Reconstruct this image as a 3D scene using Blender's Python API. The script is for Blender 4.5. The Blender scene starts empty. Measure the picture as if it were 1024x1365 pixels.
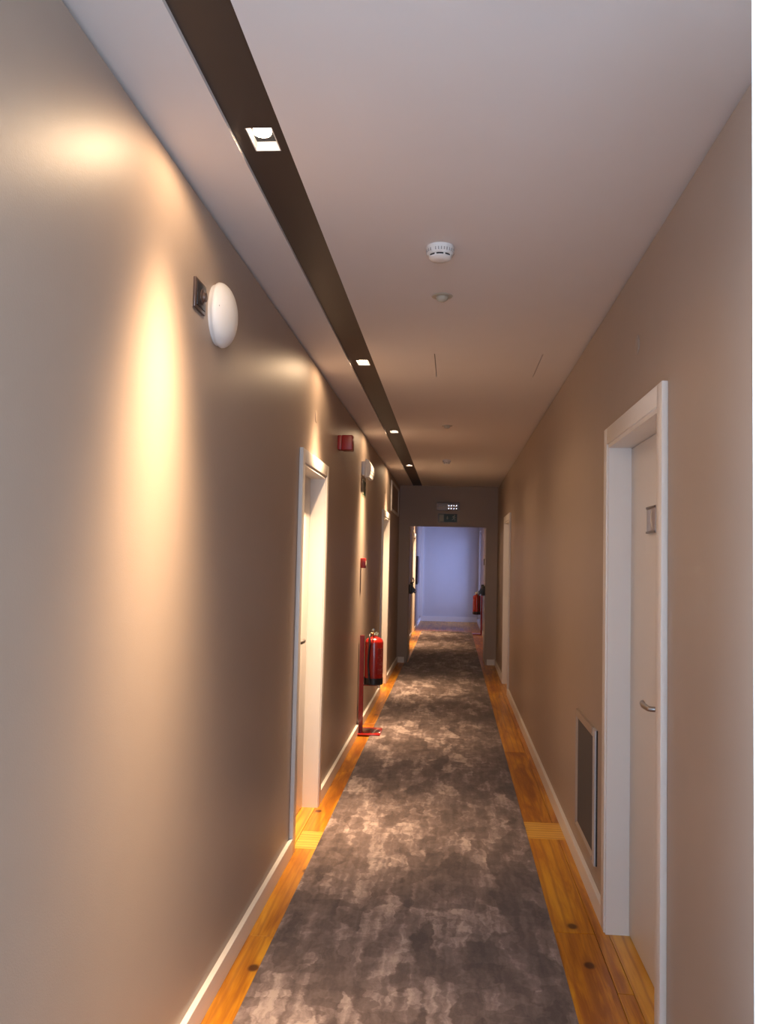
import bpy, bmesh, math, random
from mathutils import Vector, Matrix
random.seed(7)
PI = math.pi
SC = bpy.context.scene
COL = SC.collection

# ------------------------------------------------------------------ dimensions (metres, y runs down the corridor)
XL, XR, ZC = -0.833, 0.688, 2.73        # left wall, right wall, ceiling
YB, YE, YF = -0.6, 13.26, 22.6          # back wall, end wall with the doorway, far wall
SL, SR = -0.631, -0.486                 # edges of the dark ceiling slot
ZP = 2.742                              # plate in the slot
LX = -0.554                             # centre line of the downlights
LIGHT_Y = [2.325, 5.055, 7.80, 10.56]
FAR_LIGHT_Y = [16.2, 18.6]

# ------------------------------------------------------------------ camera
cd = bpy.data.cameras.new('camera')
cam = bpy.data.objects.new('camera', cd); COL.objects.link(cam)
cd.sensor_fit = 'VERTICAL'; cd.sensor_height = 36.0; cd.sensor_width = 27.0
cd.lens = 1140.55 / 1365 * 36.0
cd.clip_start = 0.02
right = Vector((0.99659671, 0.07949007, 0.02182495))
up = Vector((-0.01722535, -0.05809688, 0.99816233))
fwd = Vector((-0.08061195, 0.99514124, 0.05652991))
M = Matrix((right, up, -fwd)).transposed().to_4x4()
M.translation = Vector((0, 0, 1.56))
cam.matrix_world = M
SC.camera = cam

# ------------------------------------------------------------------ world: overcast blue-white sky outside the windows
w = bpy.data.worlds.new('sky'); SC.world = w; w.use_nodes = True
bg = w.node_tree.nodes['Background']
bg.inputs['Color'].default_value = (0.50, 0.64, 1.0, 1)
bg.inputs['Strength'].default_value = 1.5

def area(name, loc, rot, sx, sy, power, color):
    l = bpy.data.lights.new(name, 'AREA'); l.shape = 'RECTANGLE'; l.size = sx; l.size_y = sy
    l.energy = power; l.color = color
    o = bpy.data.objects.new(name, l); COL.objects.link(o); o.location = loc; o.rotation_euler = rot
    return o
# daylight outside the window behind the camera and outside the window at the far end
area('daylight_behind', (-0.07, YB - 0.22, 1.45), (PI / 2, 0, 0), 1.3, 2.1, 62, (0.60, 0.80, 1.0))
area('added_side_daylight', (XL - 0.35, 0.25, 1.40), (PI / 2, 0, -PI / 2), 1.5, 2.1, 230, (0.60, 0.80, 1.0))  # added fill daylight: brightens the near corridor, hardly reaches the end wall
area('daylight_far', (XR + 0.75, 21.75, 1.4), (PI / 2, 0, PI / 2), 1.4, 2.2, 85, (0.34, 0.44, 1.0))

SC.view_settings.view_transform = 'Standard'
SC.view_settings.look = 'None'
SC.view_settings.gamma = 1.0
SC.view_settings.use_curve_mapping = False
SC.view_settings.exposure = 0.0
LAMP_COL = (1.0, 0.67, 0.39)
LAMP_W = 900.0

# ------------------------------------------------------------------ materials
def nt(name):
    m = bpy.data.materials.new(name); m.use_nodes = True
    t = m.node_tree; return m, t, t.nodes['Principled BSDF']
def plain(name, col, rough=0.5, metal=0.0, spec=0.5, emit=None, es=0, noise=0.0, bump=0.0, bscale=200, coat=0):
    m, t, b = nt(name)
    b.inputs['Base Color'].default_value = (*col, 1); b.inputs['Roughness'].default_value = rough
    b.inputs['Metallic'].default_value = metal; b.inputs['Specular IOR Level'].default_value = spec
    b.inputs['Coat Weight'].default_value = coat
    if emit: b.inputs['Emission Color'].default_value = (*emit, 1); b.inputs['Emission Strength'].default_value = es
    if noise or bump:
        tc = t.nodes.new('ShaderNodeTexCoord'); n = t.nodes.new('ShaderNodeTexNoise')
        n.inputs['Scale'].default_value = 6; n.inputs['Detail'].default_value = 4
        t.links.new(tc.outputs['Object'], n.inputs['Vector'])
        if noise:
            mx = t.nodes.new('ShaderNodeMix'); mx.data_type = 'RGBA'
            mx.inputs['A'].default_value = (*[c * (1 - noise) for c in col], 1)
            mx.inputs['B'].default_value = (*[min(1, c * (1 + noise)) for c in col], 1)
            t.links.new(n.outputs['Fac'], mx.inputs['Factor']); t.links.new(mx.outputs['Result'], b.inputs['Base Color'])
        if bump:
            n2 = t.nodes.new('ShaderNodeTexNoise'); n2.inputs['Scale'].default_value = bscale; n2.inputs['Detail'].default_value = 3
            t.links.new(tc.outputs['Object'], n2.inputs['Vector'])
            bp = t.nodes.new('ShaderNodeBump'); bp.inputs['Strength'].default_value = bump; bp.inputs['Distance'].default_value = 0.001
            t.links.new(n2.outputs['Fac'], bp.inputs['Height']); t.links.new(bp.outputs['Normal'], b.inputs['Normal'])
    return m
M_WALL = plain('taupe_satin_paint', (0.400, 0.322, 0.268), 0.44, spec=0.32, noise=0.03, bump=0.25, bscale=260)
M_CEIL = plain('white_ceiling_paint', (0.74, 0.70, 0.70), 0.7, spec=0.3, noise=0.015, bump=0.15, bscale=220)
M_SLOT = plain('dark_brown_slot', (0.045, 0.032, 0.028), 0.45, spec=0.4, noise=0.1)
M_DOOR = plain('white_lacquer', (0.78, 0.75, 0.72), 0.42, noise=0.015)
M_TRIM = plain('white_trim_paint', (0.80, 0.77, 0.74), 0.38, noise=0.01)
M_STEEL = plain('brushed_steel', (0.36, 0.33, 0.32), 0.28, metal=1.0, noise=0.05)
M_BRASS = plain('brass', (0.75, 0.55, 0.28), 0.2, metal=1.0)
M_WHITEP = plain('white_plastic', (0.82, 0.81, 0.80), 0.4)
M_BEIGEP = plain('beige_plastic', (0.50, 0.46, 0.38), 0.5)
M_GREYP = plain('grey_plastic', (0.38, 0.36, 0.36), 0.45)
M_BLACK = plain('black_plastic', (0.018, 0.017, 0.020), 0.35)
M_DARK = plain('recess_shade', (0.03, 0.028, 0.03), 0.8)  # near-black colour standing in for shade inside gaps and recesses
M_RED = plain('red_enamel', (0.36, 0.012, 0.010), 0.22, spec=0.6, coat=0.5)
M_REDP = plain('red_plastic', (0.24, 0.007, 0.008), 0.4)
M_PLATE = plain('bronze_plate', (0.12, 0.085, 0.075), 0.3, metal=0.4)
M_GRILLE = plain('grey_filter_mesh', (0.075, 0.075, 0.085), 0.6, bump=0.6, bscale=500)
M_GFRAME = plain('grey_white_metal', (0.55, 0.54, 0.56), 0.35)
M_GREEN = plain('sign_green', (0.006, 0.035, 0.016), 0.4)
M_SIGNW = plain('sign_white', (0.42, 0.40, 0.30), 0.45)
M_MAROON = plain('maroon_panel', (0.10, 0.02, 0.03), 0.4)
M_REFL = plain('polished_reflector', (0.9, 0.88, 0.85), 0.18)
M_BULB = plain('lamp_glass_lit', (1, 1, 1), 0.3, emit=(1.0, 0.80, 0.60), es=20)
M_STICKER = plain('pale_sticker', (0.55, 0.50, 0.46), 0.5)
M_CLEAR = plain('frosted_acrylic', (0.42, 0.36, 0.36), 0.2, noise=0.25)

def glass_mat(name, tint=(1, 1, 1)):
    m = bpy.data.materials.new(name); m.use_nodes = True; t = m.node_tree; t.nodes.clear()
    o = t.nodes.new('ShaderNodeOutputMaterial'); mx = t.nodes.new('ShaderNodeMixShader')
    tr = t.nodes.new('ShaderNodeBsdfTransparent'); gl = t.nodes.new('ShaderNodeBsdfGlossy'); fr = t.nodes.new('ShaderNodeFresnel')
    tr.inputs['Color'].default_value = (*tint, 1); gl.inputs['Roughness'].default_value = 0.02; fr.inputs['IOR'].default_value = 1.45
    t.links.new(fr.outputs[0], mx.inputs[0]); t.links.new(tr.outputs[0], mx.inputs[1]); t.links.new(gl.outputs[0], mx.inputs[2])
    t.links.new(mx.outputs[0], o.inputs['Surface']); return m
M_GLASS = glass_mat('window_glass')

def lens_mat():
    # ribbed clear diffuser of the emergency lights
    m, t, b = nt('ribbed_clear_diffuser')
    b.inputs['Base Color'].default_value = (0.78, 0.78, 0.80, 1); b.inputs['Roughness'].default_value = 0.18
    b.inputs['Transmission Weight'].default_value = 0.35
    tc = t.nodes.new('ShaderNodeTexCoord'); wv = t.nodes.new('ShaderNodeTexWave'); wv.inputs['Scale'].default_value = 45
    t.links.new(tc.outputs['Object'], wv.inputs['Vector'])
    bp = t.nodes.new('ShaderNodeBump'); bp.inputs['Strength'].default_value = 0.6; bp.inputs['Distance'].default_value = 0.002
    t.links.new(wv.outputs['Fac'], bp.inputs['Height']); t.links.new(bp.outputs['Normal'], b.inputs['Normal'])
    return m
M_LENS = lens_mat()

M_COVER = glass_mat('clear_cover', (0.93, 0.93, 0.95))
M_MIRROR = plain('mirror_reflector', (0.93, 0.93, 0.95), 0.10, metal=1.0)
def math_node(t, op, a, b=None, c=None):
    n = t.nodes.new('ShaderNodeMath'); n.operation = op
    for i, v in enumerate((a, b, c)):
        if v is None: continue
        if isinstance(v, (int, float)): n.inputs[i].default_value = v
        else: t.links.new(v, n.inputs[i])
    return n.outputs[0]
def mapping(t, src, scale, loc=(0, 0, 0)):
    n = t.nodes.new('ShaderNodeMapping'); n.inputs['Scale'].default_value = scale; n.inputs['Location'].default_value = loc
    t.links.new(src, n.inputs['Vector']); return n.outputs[0]
def noise(t, vec, scale, detail=4, rough=0.55, dist=0.0):
    n = t.nodes.new('ShaderNodeTexNoise'); n.inputs['Scale'].default_value = scale; n.inputs['Detail'].default_value = detail
    n.inputs['Roughness'].default_value = rough; n.inputs['Distortion'].default_value = dist
    t.links.new(vec, n.inputs['Vector']); return n
def ramp(t, fac, stops):
    n = t.nodes.new('ShaderNodeValToRGB'); e = n.color_ramp.elements
    while len(e) > 1: e.remove(e[-1])
    for i, (p, c) in enumerate(stops):
        el = e[0] if i == 0 else e.new(p)
        el.position = p; el.color = (*c, 1) if len(c) == 3 else c
    t.links.new(fac, n.inputs['Fac']); return n.outputs['Color']
def mixc(t, fac, a, b, mode='MIX'):
    n = t.nodes.new('ShaderNodeMix'); n.data_type = 'RGBA'; n.blend_type = mode
    for k, v in (('Factor', fac), ('A', a), ('B', b)):
        if isinstance(v, (int, float)): n.inputs[k].default_value = v
        elif isinstance(v, tuple): n.inputs[k].default_value = (*v, 1)
        else: t.links.new(v, n.inputs[k])
    return n.outputs['Result']

def wood_mat(name, stops, knot_amt=1.0, rot=False):
    m, t, b = nt(name)
    tc = t.nodes.new('ShaderNodeTexCoord'); oi = t.nodes.new('ShaderNodeObjectInfo')
    add = t.nodes.new('ShaderNodeVectorMath'); add.operation = 'MULTIPLY_ADD'
    comb = t.nodes.new('ShaderNodeCombineXYZ'); t.links.new(oi.outputs['Random'], comb.inputs[0]); t.links.new(oi.outputs['Random'], comb.inputs[1])
    add.inputs[1].default_value = (37, 53, 0)
    t.links.new(comb.outputs[0], add.inputs[0]); t.links.new(tc.outputs['Object'], add.inputs[2])
    v = add.outputs[0]
    sc = (3.0, 24, 1) if rot else (24, 1.6, 1)
    big = noise(t, mapping(t, v, (3.0, 12, 1) if rot else (12, 1.4, 1)), 1.0, 3, 0.5, 1.2)
    fine = noise(t, mapping(t, v, (12, 180, 1) if rot else (180, 7, 1)), 1.0, 4, 0.6, 0.3)
    fac = math_node(t, 'ADD', math_node(t, 'MULTIPLY', big.outputs['Fac'], 0.75), math_node(t, 'MULTIPLY', fine.outputs['Fac'], 0.25))
    fac = math_node(t, 'ADD', fac, math_node(t, 'MULTIPLY', math_node(t, 'SUBTRACT', oi.outputs['Random'], 0.5), 0.11))
    col = ramp(t, fac, stops)
    # annual ring lines
    wv = t.nodes.new('ShaderNodeTexWave'); wv.wave_type = 'BANDS'; wv.bands_direction = 'Y' if rot else 'X'
    wv.inputs['Scale'].default_value = 7; wv.inputs['Distortion'].default_value = 5; wv.inputs['Detail'].default_value = 3; wv.inputs['Detail Scale'].default_value = 0.5
    t.links.new(mapping(t, v, (0.2, 1, 1) if rot else (1, 0.2, 1)), wv.inputs['Vector'])
    ring = math_node(t, 'POWER', wv.outputs['Fac'], 5.0)
    col = mixc(t, math_node(t, 'MULTIPLY', ring, 0.55), col, (0.34, 0.11, 0.018))
    # knots
    vo = t.nodes.new('ShaderNodeTexVoronoi'); vo.voronoi_dimensions = '2D'; vo.inputs['Scale'].default_value = 3.2; vo.inputs['Randomness'].default_value = 1.0
    t.links.new(mapping(t, v, (1, 0.72, 1)), vo.inputs['Vector'])
    mr = t.nodes.new('ShaderNodeMapRange'); mr.inputs['From Min'].default_value = 0.085; mr.inputs['From Max'].default_value = 0.045
    t.links.new(vo.outputs['Distance'], mr.inputs['Value'])
    halo = t.nodes.new('ShaderNodeMapRange'); halo.inputs['From Min'].default_value = 0.20; halo.inputs['From Max'].default_value = 0.05
    t.links.new(vo.outputs['Distance'], halo.inputs['Value'])
    sep = t.nodes.new('ShaderNodeSeparateColor'); t.links.new(vo.outputs['Color'], sep.inputs[0])
    pick = math_node(t, 'GREATER_THAN', sep.outputs[0], 0.48)
    col = mixc(t, math_node(t, 'MULTIPLY', math_node(t, 'MULTIPLY', halo.outputs[0], pick), 0.45 * knot_amt), col, (0.30, 0.09, 0.015))
    col = mixc(t, math_node(t, 'MULTIPLY', math_node(t, 'MULTIPLY', mr.outputs[0], pick), 0.9 * knot_amt), col, (0.07, 0.022, 0.010))
    t.links.new(col, b.inputs['Base Color'])
    b.inputs['Roughness'].default_value = 0.34; b.inputs['Specular IOR Level'].default_value = 0.45
    bp = t.nodes.new('ShaderNodeBump'); bp.inputs['Strength'].default_value = 0.15; bp.inputs['Distance'].default_value = 0.0006
    t.links.new(fine.outputs['Fac'], bp.inputs['Height']); t.links.new(bp.outputs['Normal'], b.inputs['Normal'])
    return m
M_WOOD = wood_mat('honey_pine', [(0.34, (0.30, 0.092, 0.006)), (0.48, (0.52, 0.205, 0.010)), (0.66, (0.72, 0.36, 0.022))])
M_WOODX = wood_mat('pale_pine_crosswise', [(0.28, (0.62, 0.32, 0.035)), (0.5, (0.74, 0.42, 0.07)), (0.72, (0.80, 0.50, 0.10))], 0.3, rot=True)
M_WOODT = wood_mat('threshold_pine', [(0.28, (0.52, 0.22, 0.02)), (0.5, (0.70, 0.35, 0.045)), (0.72, (0.80, 0.46, 0.08))], 1.0)
M_SUB = plain('subfloor', (0.12, 0.05, 0.02), 0.8)

def carpet_mat():
    m, t, b = nt('brushed_taupe_carpet')
    tc = t.nodes.new('ShaderNodeTexCoord'); v = tc.outputs['Object']
    # brush dabs: soft square cells, slightly warped, over large light and dark drifts
    wn = noise(t, v, 14.0, 3, 0.6)
    wm = t.nodes.new('ShaderNodeVectorMath'); wm.operation = 'MULTIPLY_ADD'
    sub = t.nodes.new('ShaderNodeVectorMath'); sub.operation = 'SUBTRACT'; sub.inputs[1].default_value = (0.5, 0.5, 0.5)
    t.links.new(wn.outputs['Color'], sub.inputs[0]); t.links.new(sub.outputs[0], wm.inputs[0]); wm.inputs[1].default_value = (0.055, 0.12, 0); t.links.new(v, wm.inputs[2])
    wv = wm.outputs[0]
    def cells(scale, sc, loc):
        n = t.nodes.new('ShaderNodeTexVoronoi'); n.voronoi_dimensions = '2D'; n.feature = 'SMOOTH_F1'; n.distance = 'CHEBYCHEV'; n.inputs['Smoothness'].default_value = 0.12
        n.inputs['Scale'].default_value = scale
        t.links.new(mapping(t, wv, sc, loc), n.inputs['Vector'])
        s_ = t.nodes.new('ShaderNodeSeparateColor'); t.links.new(n.outputs['Color'], s_.inputs[0]); return s_.outputs
    a = cells(8.5, (1, 0.32, 1), (0, 0, 0)); c = cells(14, (1, 0.42, 1), (3, 1, 0)); d = cells(24, (0.7, 0.8, 1), (7, 4, 0))
    large = noise(t, mapping(t, v, (1.0, 0.36, 1)), 3.4, 5, 0.6, 0.4)
    f = math_node(t, 'MULTIPLY', a[0], 0.28)
    f = math_node(t, 'ADD', f, math_node(t, 'MULTIPLY', c[1], 0.25))
    f = math_node(t, 'ADD', f, math_node(t, 'MULTIPLY', d[2], 0.16))
    f = math_node(t, 'ADD', f, math_node(t, 'MULTIPLY', large.outputs['Fac'], 0.72))
    streak = noise(t, mapping(t, wv, (34, 2.6, 1)), 1.0, 4, 0.6)
    f = math_node(t, 'ADD', f, math_node(t, 'MULTIPLY', math_node(t, 'SUBTRACT', streak.outputs['Fac'], 0.5), 0.62))
    mott = noise(t, v, 40, 4, 0.7)
    f = math_node(t, 'ADD', f, math_node(t, 'MULTIPLY', math_node(t, 'SUBTRACT', mott.outputs['Fac'], 0.5), 0.24))
    col = ramp(t, f, [(0.42, (0.070, 0.048, 0.043)), (0.62, (0.120, 0.086, 0.077)), (0.78, (0.185, 0.138, 0.130)), (0.92, (0.33, 0.262, 0.248)), (1.04, (0.44, 0.36, 0.335))])
    ed = t.nodes.new('ShaderNodeTexVoronoi'); ed.voronoi_dimensions = '2D'; ed.feature = 'DISTANCE_TO_EDGE'; ed.inputs['Scale'].default_value = 2.6
    t.links.new(mapping(t, wv, (1.3, 0.3, 1), (5, 2, 0)), ed.inputs['Vector'])
    mr = t.nodes.new('ShaderNodeMapRange'); mr.inputs['From Min'].default_value = 0.035; mr.inputs['From Max'].default_value = 0.008
    t.links.new(ed.outputs['Distance'], mr.inputs['Value'])
    msk = noise(t, v, 2.1, 2); mk = math_node(t, 'GREATER_THAN', msk.outputs['Fac'], 0.55)
    col = mixc(t, math_node(t, 'MULTIPLY', math_node(t, 'MULTIPLY', mr.outputs[0], mk), 0.35), col, (0.07, 0.05, 0.044))
    t.links.new(col, b.inputs['Base Color'])
    b.inputs['Roughness'].default_value = 0.95; b.inputs['Specular IOR Level'].default_value = 0.1
    b.inputs['Sheen Weight'].default_value = 0.25; b.inputs['Sheen Roughness'].default_value = 0.5
    pile = noise(t, mapping(t, v, (500, 260, 1)), 1.0, 2)
    bp = t.nodes.new('ShaderNodeBump'); bp.inputs['Strength'].default_value = 0.5; bp.inputs['Distance'].default_value = 0.002
    t.links.new(pile.outputs['Fac'], bp.inputs['Height']); t.links.new(bp.outputs['Normal'], b.inputs['Normal'])
    return m
M_CARPET = carpet_mat()

# ------------------------------------------------------------------ mesh helpers
def link(name, bm, mat, parent=None, loc=None, smooth=False):
    me = bpy.data.meshes.new(name); bmesh.ops.recalc_face_normals(bm, faces=bm.faces); bm.to_mesh(me); bm.free()
    if smooth:
        me.polygons.foreach_set('use_smooth', [True] * len(me.polygons))
        try: me.set_sharp_from_angle(angle=math.radians(38))
        except Exception: pass
    for mm in (mat if isinstance(mat, (list, tuple)) else [mat]): me.materials.append(mm)
    o = bpy.data.objects.new(name, me); COL.objects.link(o)
    if parent: o.parent = parent
    if loc: o.location = loc
    return o
def bx(bm, x0, x1, y0, y1, z0, z1, bev=0.0, seg=2):
    x0, x1 = min(x0, x1), max(x0, x1); y0, y1 = min(y0, y1), max(y0, y1); z0, z1 = min(z0, z1), max(z0, z1)
    vs = [bm.verts.new((x, y, z)) for x in (x0, x1) for y in (y0, y1) for z in (z0, z1)]
    fs = [bm.faces.new([vs[i] for i in q]) for q in ((0, 1, 3, 2), (4, 6, 7, 5), (0, 4, 5, 1), (2, 3, 7, 6), (0, 2, 6, 4), (1, 5, 7, 3))]
    bmesh.ops.recalc_face_normals(bm, faces=fs)
    if bev:
        es = {e for f in fs for e in f.edges}
        bmesh.ops.bevel(bm, geom=list(es), offset=bev, segments=seg, profile=0.5, affect='EDGES')
def boxobj(name, mat, parent, *a, bev=0.0, seg=2):
    bm = bmesh.new(); bx(bm, *a, bev=bev, seg=seg); return link(name, bm, mat, parent, smooth=bev > 0)
def lathe(bm, prof, n=32, axis='Z', c=(0, 0, 0)):
    # prof: list of (radius, height) along the axis
    def P(r, h, a):
        u, v = r * math.cos(a), r * math.sin(a)
        q = {'Z': (u, v, h), 'X': (h, u, v), 'Y': (u, h, v)}[axis]
        return (q[0] + c[0], q[1] + c[1], q[2] + c[2])
    rings = []
    for r, h in prof:
        rings.append([bm.verts.new(P(0, h, 0))] if r < 1e-6 else [bm.verts.new(P(r, h, 2 * PI * i / n)) for i in range(n)])
    for A, B in zip(rings, rings[1:]):
        for i in range(n):
            j = (i + 1) % n
            if len(A) == 1 and len(B) == 1: continue
            if len(A) == 1: bm.faces.new((A[0], B[i], B[j]))
            elif len(B) == 1: bm.faces.new((A[i], A[j], B[0]))
            else: bm.faces.new((A[i], A[j], B[j], B[i]))
    for R in (rings[0], rings[-1]):
        if len(R) > 1: bm.faces.new(R)
def tube(bm, pts, r, n=12, rx=None):
    pts = [Vector(p) for p in pts]; rings = []
    prev = None
    for i, p in enumerate(pts):
        d = (pts[min(i + 1, len(pts) - 1)] - pts[max(i - 1, 0)]).normalized()
        if prev is None:
            a = Vector((0, 0, 1)) if abs(d.z) < 0.9 else Vector((1, 0, 0)); prev = d.cross(a).normalized()
        u = (prev - d * prev.dot(d)).normalized(); v = d.cross(u); prev = u
        rr = r[i] if isinstance(r, (list, tuple)) else r
        rings.append([bm.verts.new(p + (u * math.cos(2 * PI * k / n) + v * math.sin(2 * PI * k / n)) * rr) for k in range(n)])
    for A, B in zip(rings, rings[1:]):
        for k in range(n): bm.faces.new((A[k], A[(k + 1) % n], B[(k + 1) % n], B[k]))
    bm.faces.new(rings[0]); bm.faces.new(rings[-1])
def prism(bm, pts2, plane, d0, d1):
    # polygon in a plane: 'XZ' (extruded in y), 'YZ' (extruded in x), 'XY' (extruded in z)
    def P(a, b, d): return {'XZ': (a, d, b), 'YZ': (d, a, b), 'XY': (a, b, d)}[plane]
    A = [bm.verts.new(P(a, b, d0)) for a, b in pts2]; B = [bm.verts.new(P(a, b, d1)) for a, b in pts2]
    n = len(pts2); bm.faces.new(A); bm.faces.new(B)
    for i in range(n): bm.faces.new((A[i], A[(i + 1) % n], B[(i + 1) % n], B[i]))
def empty(name, loc, label, cat, group=None):
    o = bpy.data.objects.new(name, None); COL.objects.link(o); o.location = loc; o.empty_display_size = 0.05
    o['label'] = label; o['category'] = cat
    if group: o['group'] = group
    return o
def local(o, parent):
    # keep world-built geometry in place under a parent that has a location
    o.parent = parent; o.matrix_parent_inverse = Matrix.Translation(-Vector(parent.location)); return o
def struct(o, label, cat, kind='structure'):
    o['kind'] = kind; o['label'] = label; o['category'] = cat; return o
def part(name, mat, parent, *a, bev=0.0, seg=2):
    return local(boxobj(name, mat, None, *a, bev=bev, seg=seg), parent)
def partbm(name, bm, mat, parent, smooth=True):
    return local(link(name, bm, mat, None, smooth=smooth), parent)

def side_wall(bm, xa, xb, y0, y1, opens, ztop):
    # wall box between xa and xb with rectangular openings (ya, yb, za, zb)
    opens = sorted(opens); y = y0
    for (ya, yb, za, zb) in opens:
        bx(bm, xa, xb, y, ya, 0, ztop)
        if za > 0: bx(bm, xa, xb, ya, yb, 0, za)
        if zb < ztop: bx(bm, xa, xb, ya, yb, zb, ztop)
        y = yb
    bx(bm, xa, xb, y, y1, 0, ztop)

# ------------------------------------------------------------------ room shell
DZ = 2.09                                  # clear door height
LD = [(4.62, 5.44), (10.06, 10.96), (17.80, 18.95)]
RD = [(2.88, 3.80), (10.32, 11.30)]
WIN = (21.10, 22.40, 0.10, 2.35)
WINS = (-0.45, 0.95, 0.35, 2.40)
ZG = ZC - 0.018                            # shadow gap under the ceiling
bm = bmesh.new(); side_wall(bm, XL - 0.16, XL, YB, YF, [(a, b, 0, DZ) for a, b in LD] + [WINS], ZG)
bx(bm, XL - 0.16, XL - 0.035, YB, YF, ZG, ZC)
wl = struct(link('wall_left', bm, M_WALL), 'taupe satin painted corridor wall on the left washed by spotlights', 'wall')
bm = bmesh.new(); side_wall(bm, XR, XR + 0.22, YB, YF, [(a, b, 0, DZ) for a, b in RD] + [WIN], ZG)
bx(bm, XR + 0.035, XR + 0.22, YB, YF, ZG, ZC)
wr = struct(link('wall_right', bm, M_WALL), 'plain taupe painted corridor wall on the right', 'wall')
# end wall with the doorway
DL, DR, DH = -0.6715, 0.5152, 2.104
bm = bmesh.new()
bx(bm, XL, DL, YE, YE + 0.14, 0, ZC); bx(bm, DR, XR, YE, YE + 0.14, 0, ZC); bx(bm, DL, DR, YE, YE + 0.14, DH, ZC)
struct(link('wall_end', bm, M_WALL), 'dark taupe wall at the corridor end around the open doorway', 'wall')
M_FARW = plain('pale_matt_paint', (0.62, 0.60, 0.60), 0.6, noise=0.02)
struct(boxobj('wall_far', M_FARW, None, XL - 0.16, XR + 0.22, YF, YF + 0.12, 0, ZC), 'pale wall lit bluish by daylight beyond the open doorway', 'wall')
# back wall behind the camera, with a large window
bm = bmesh.new()
bx(bm, XL, -0.72, YB - 0.15, YB, 0, ZC); bx(bm, 0.58, XR, YB - 0.15, YB, 0, ZC)
bx(bm, -0.72, 0.58, YB - 0.15, YB, 2.5, ZC); bx(bm, -0.72, 0.58, YB - 0.15, YB, 0, 0.35)
struct(link('wall_back', bm, M_WALL), 'taupe wall behind the viewer holding the large window', 'wall')
def window(name, label, fn):
    o = bpy.data.objects.new(name, None); COL.objects.link(o); struct(o, label, 'window'); fn(o)
def w_back(o):
    bm = bmesh.new(); y0, y1 = YB - 0.11, YB - 0.05
    bx(bm, -0.72, -0.67, y0, y1, 0.35, 2.5); bx(bm, 0.53, 0.58, y0, y1, 0.35, 2.5); bx(bm, -0.67, 0.53, y0, y1, 0.35, 0.40); bx(bm, -0.67, 0.53, y0, y1, 2.45, 2.5)
    bx(bm, -0.09, -0.05, y0, y1, 0.40, 2.45)
    link('window_frame', bm, M_TRIM, o)
    boxobj('pane', M_GLASS, o, -0.67, -0.09, YB - 0.083, YB - 0.077, 0.40, 2.45); boxobj('pane', M_GLASS, o, -0.05, 0.53, YB - 0.083, YB - 0.077, 0.40, 2.45)
window('window_1', 'white framed window in the wall behind the viewer', w_back)
def w_far(o):
    bm = bmesh.new(); x0, x1 = XR + 0.14, XR + 0.19; a, b, c, d = WIN
    bx(bm, x0, x1, a, a + 0.05, c, d); bx(bm, x0, x1, b - 0.05, b, c, d); bx(bm, x0, x1, a + 0.05, b - 0.05, c, c + 0.05); bx(bm, x0, x1, a + 0.05, b - 0.05, d - 0.05, d)
    link('window_frame', bm, M_TRIM, o)
    boxobj('pane', M_GLASS, o, XR + 0.162, XR + 0.168, a + 0.05, b - 0.05, c + 0.05, d - 0.05)
window('window_2', 'side window at the far end of the second corridor', w_far)

def w_side(o):  # unseen window, added only to carry the side fill daylight
    bm = bmesh.new(); x0, x1 = XL - 0.14, XL - 0.09; a, b, c, d = WINS
    bx(bm, x0, x1, a, a + 0.05, c, d); bx(bm, x0, x1, b - 0.05, b, c, d); bx(bm, x0, x1, a + 0.05, b - 0.05, c, c + 0.05); bx(bm, x0, x1, a + 0.05, b - 0.05, d - 0.05, d)
    link('window_frame', bm, M_TRIM, o)
    boxobj('pane', M_GLASS, o, XL - 0.118, XL - 0.112, a + 0.05, b - 0.05, c + 0.05, d - 0.05)
window('added_window_3', 'unseen side window added in the left wall to let in fill daylight', w_side)

# ceiling with the slot and the access hatch opening
HX0, HX1, HY0, HY1 = -0.122, 0.487, 4.78, 5.38
bm = bmesh.new(); zt = ZC + 0.10
xa, xb = XL - 0.16, XR + 0.22
bx(bm, xa, SL, YB, YE, ZC, zt); bx(bm, SR, HX0, YB, YE, ZC, zt); bx(bm, HX1, xb, YB, YE, ZC, zt)
bx(bm, HX0, HX1, YB, HY0, ZC, zt); bx(bm, HX0, HX1, HY1, YE, ZC, zt); bx(bm, HX0, HX1, HY0, HY1, ZC + 0.03, zt)
ceil = struct(link('ceiling', bm, M_CEIL), 'white plaster corridor ceiling with a dark recessed lighting slot', 'ceiling')
# beyond the doorway
bm = bmesh.new(); bx(bm, xa, SL, YE, YF, ZC, zt); bx(bm, SR, xb, YE, YF, ZC, zt)
struct(link('ceiling', bm, M_CEIL), 'white plaster ceiling of the second corridor beyond the doorway', 'ceiling')
hs = 0.0045
hatch = boxobj('access_hatch', M_CEIL, None, HX0 + hs, HX1 - hs, HY0 + 0.0006, HY1 - 0.0006, ZC, ZC + 0.03)
hatch['label'] = 'flush square access hatch in the ceiling with hairline edge gaps'; hatch['category'] = 'hatch'
# dark channel plate with square cut-outs
OX, OY = 0.038, 0.068                     # half sizes of each lamp opening
def channel(y0, y1, ys, label):
    bm = bmesh.new(); y = y0
    for c in ys:
        bx(bm, SL, SR, y, c - OY, ZP, ZP + 0.02); bx(bm, SL, LX - OX, c - OY, c + OY, ZP, ZP + 0.02); bx(bm, LX + OX, SR, c - OY, c + OY, ZP, ZP + 0.02); y = c + OY
    bx(bm, SL, SR, y, y1, ZP, ZP + 0.02)
    return struct(link('trim_1', bm, M_SLOT), label, 'ceiling slot')
channel(YB, YE, LIGHT_Y, 'dark brown recessed lighting channel running along the near ceiling')
o = channel(YE, YF, FAR_LIGHT_Y, 'dark brown recessed lighting channel in the ceiling beyond the doorway'); o.name = 'trim_2'

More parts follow.
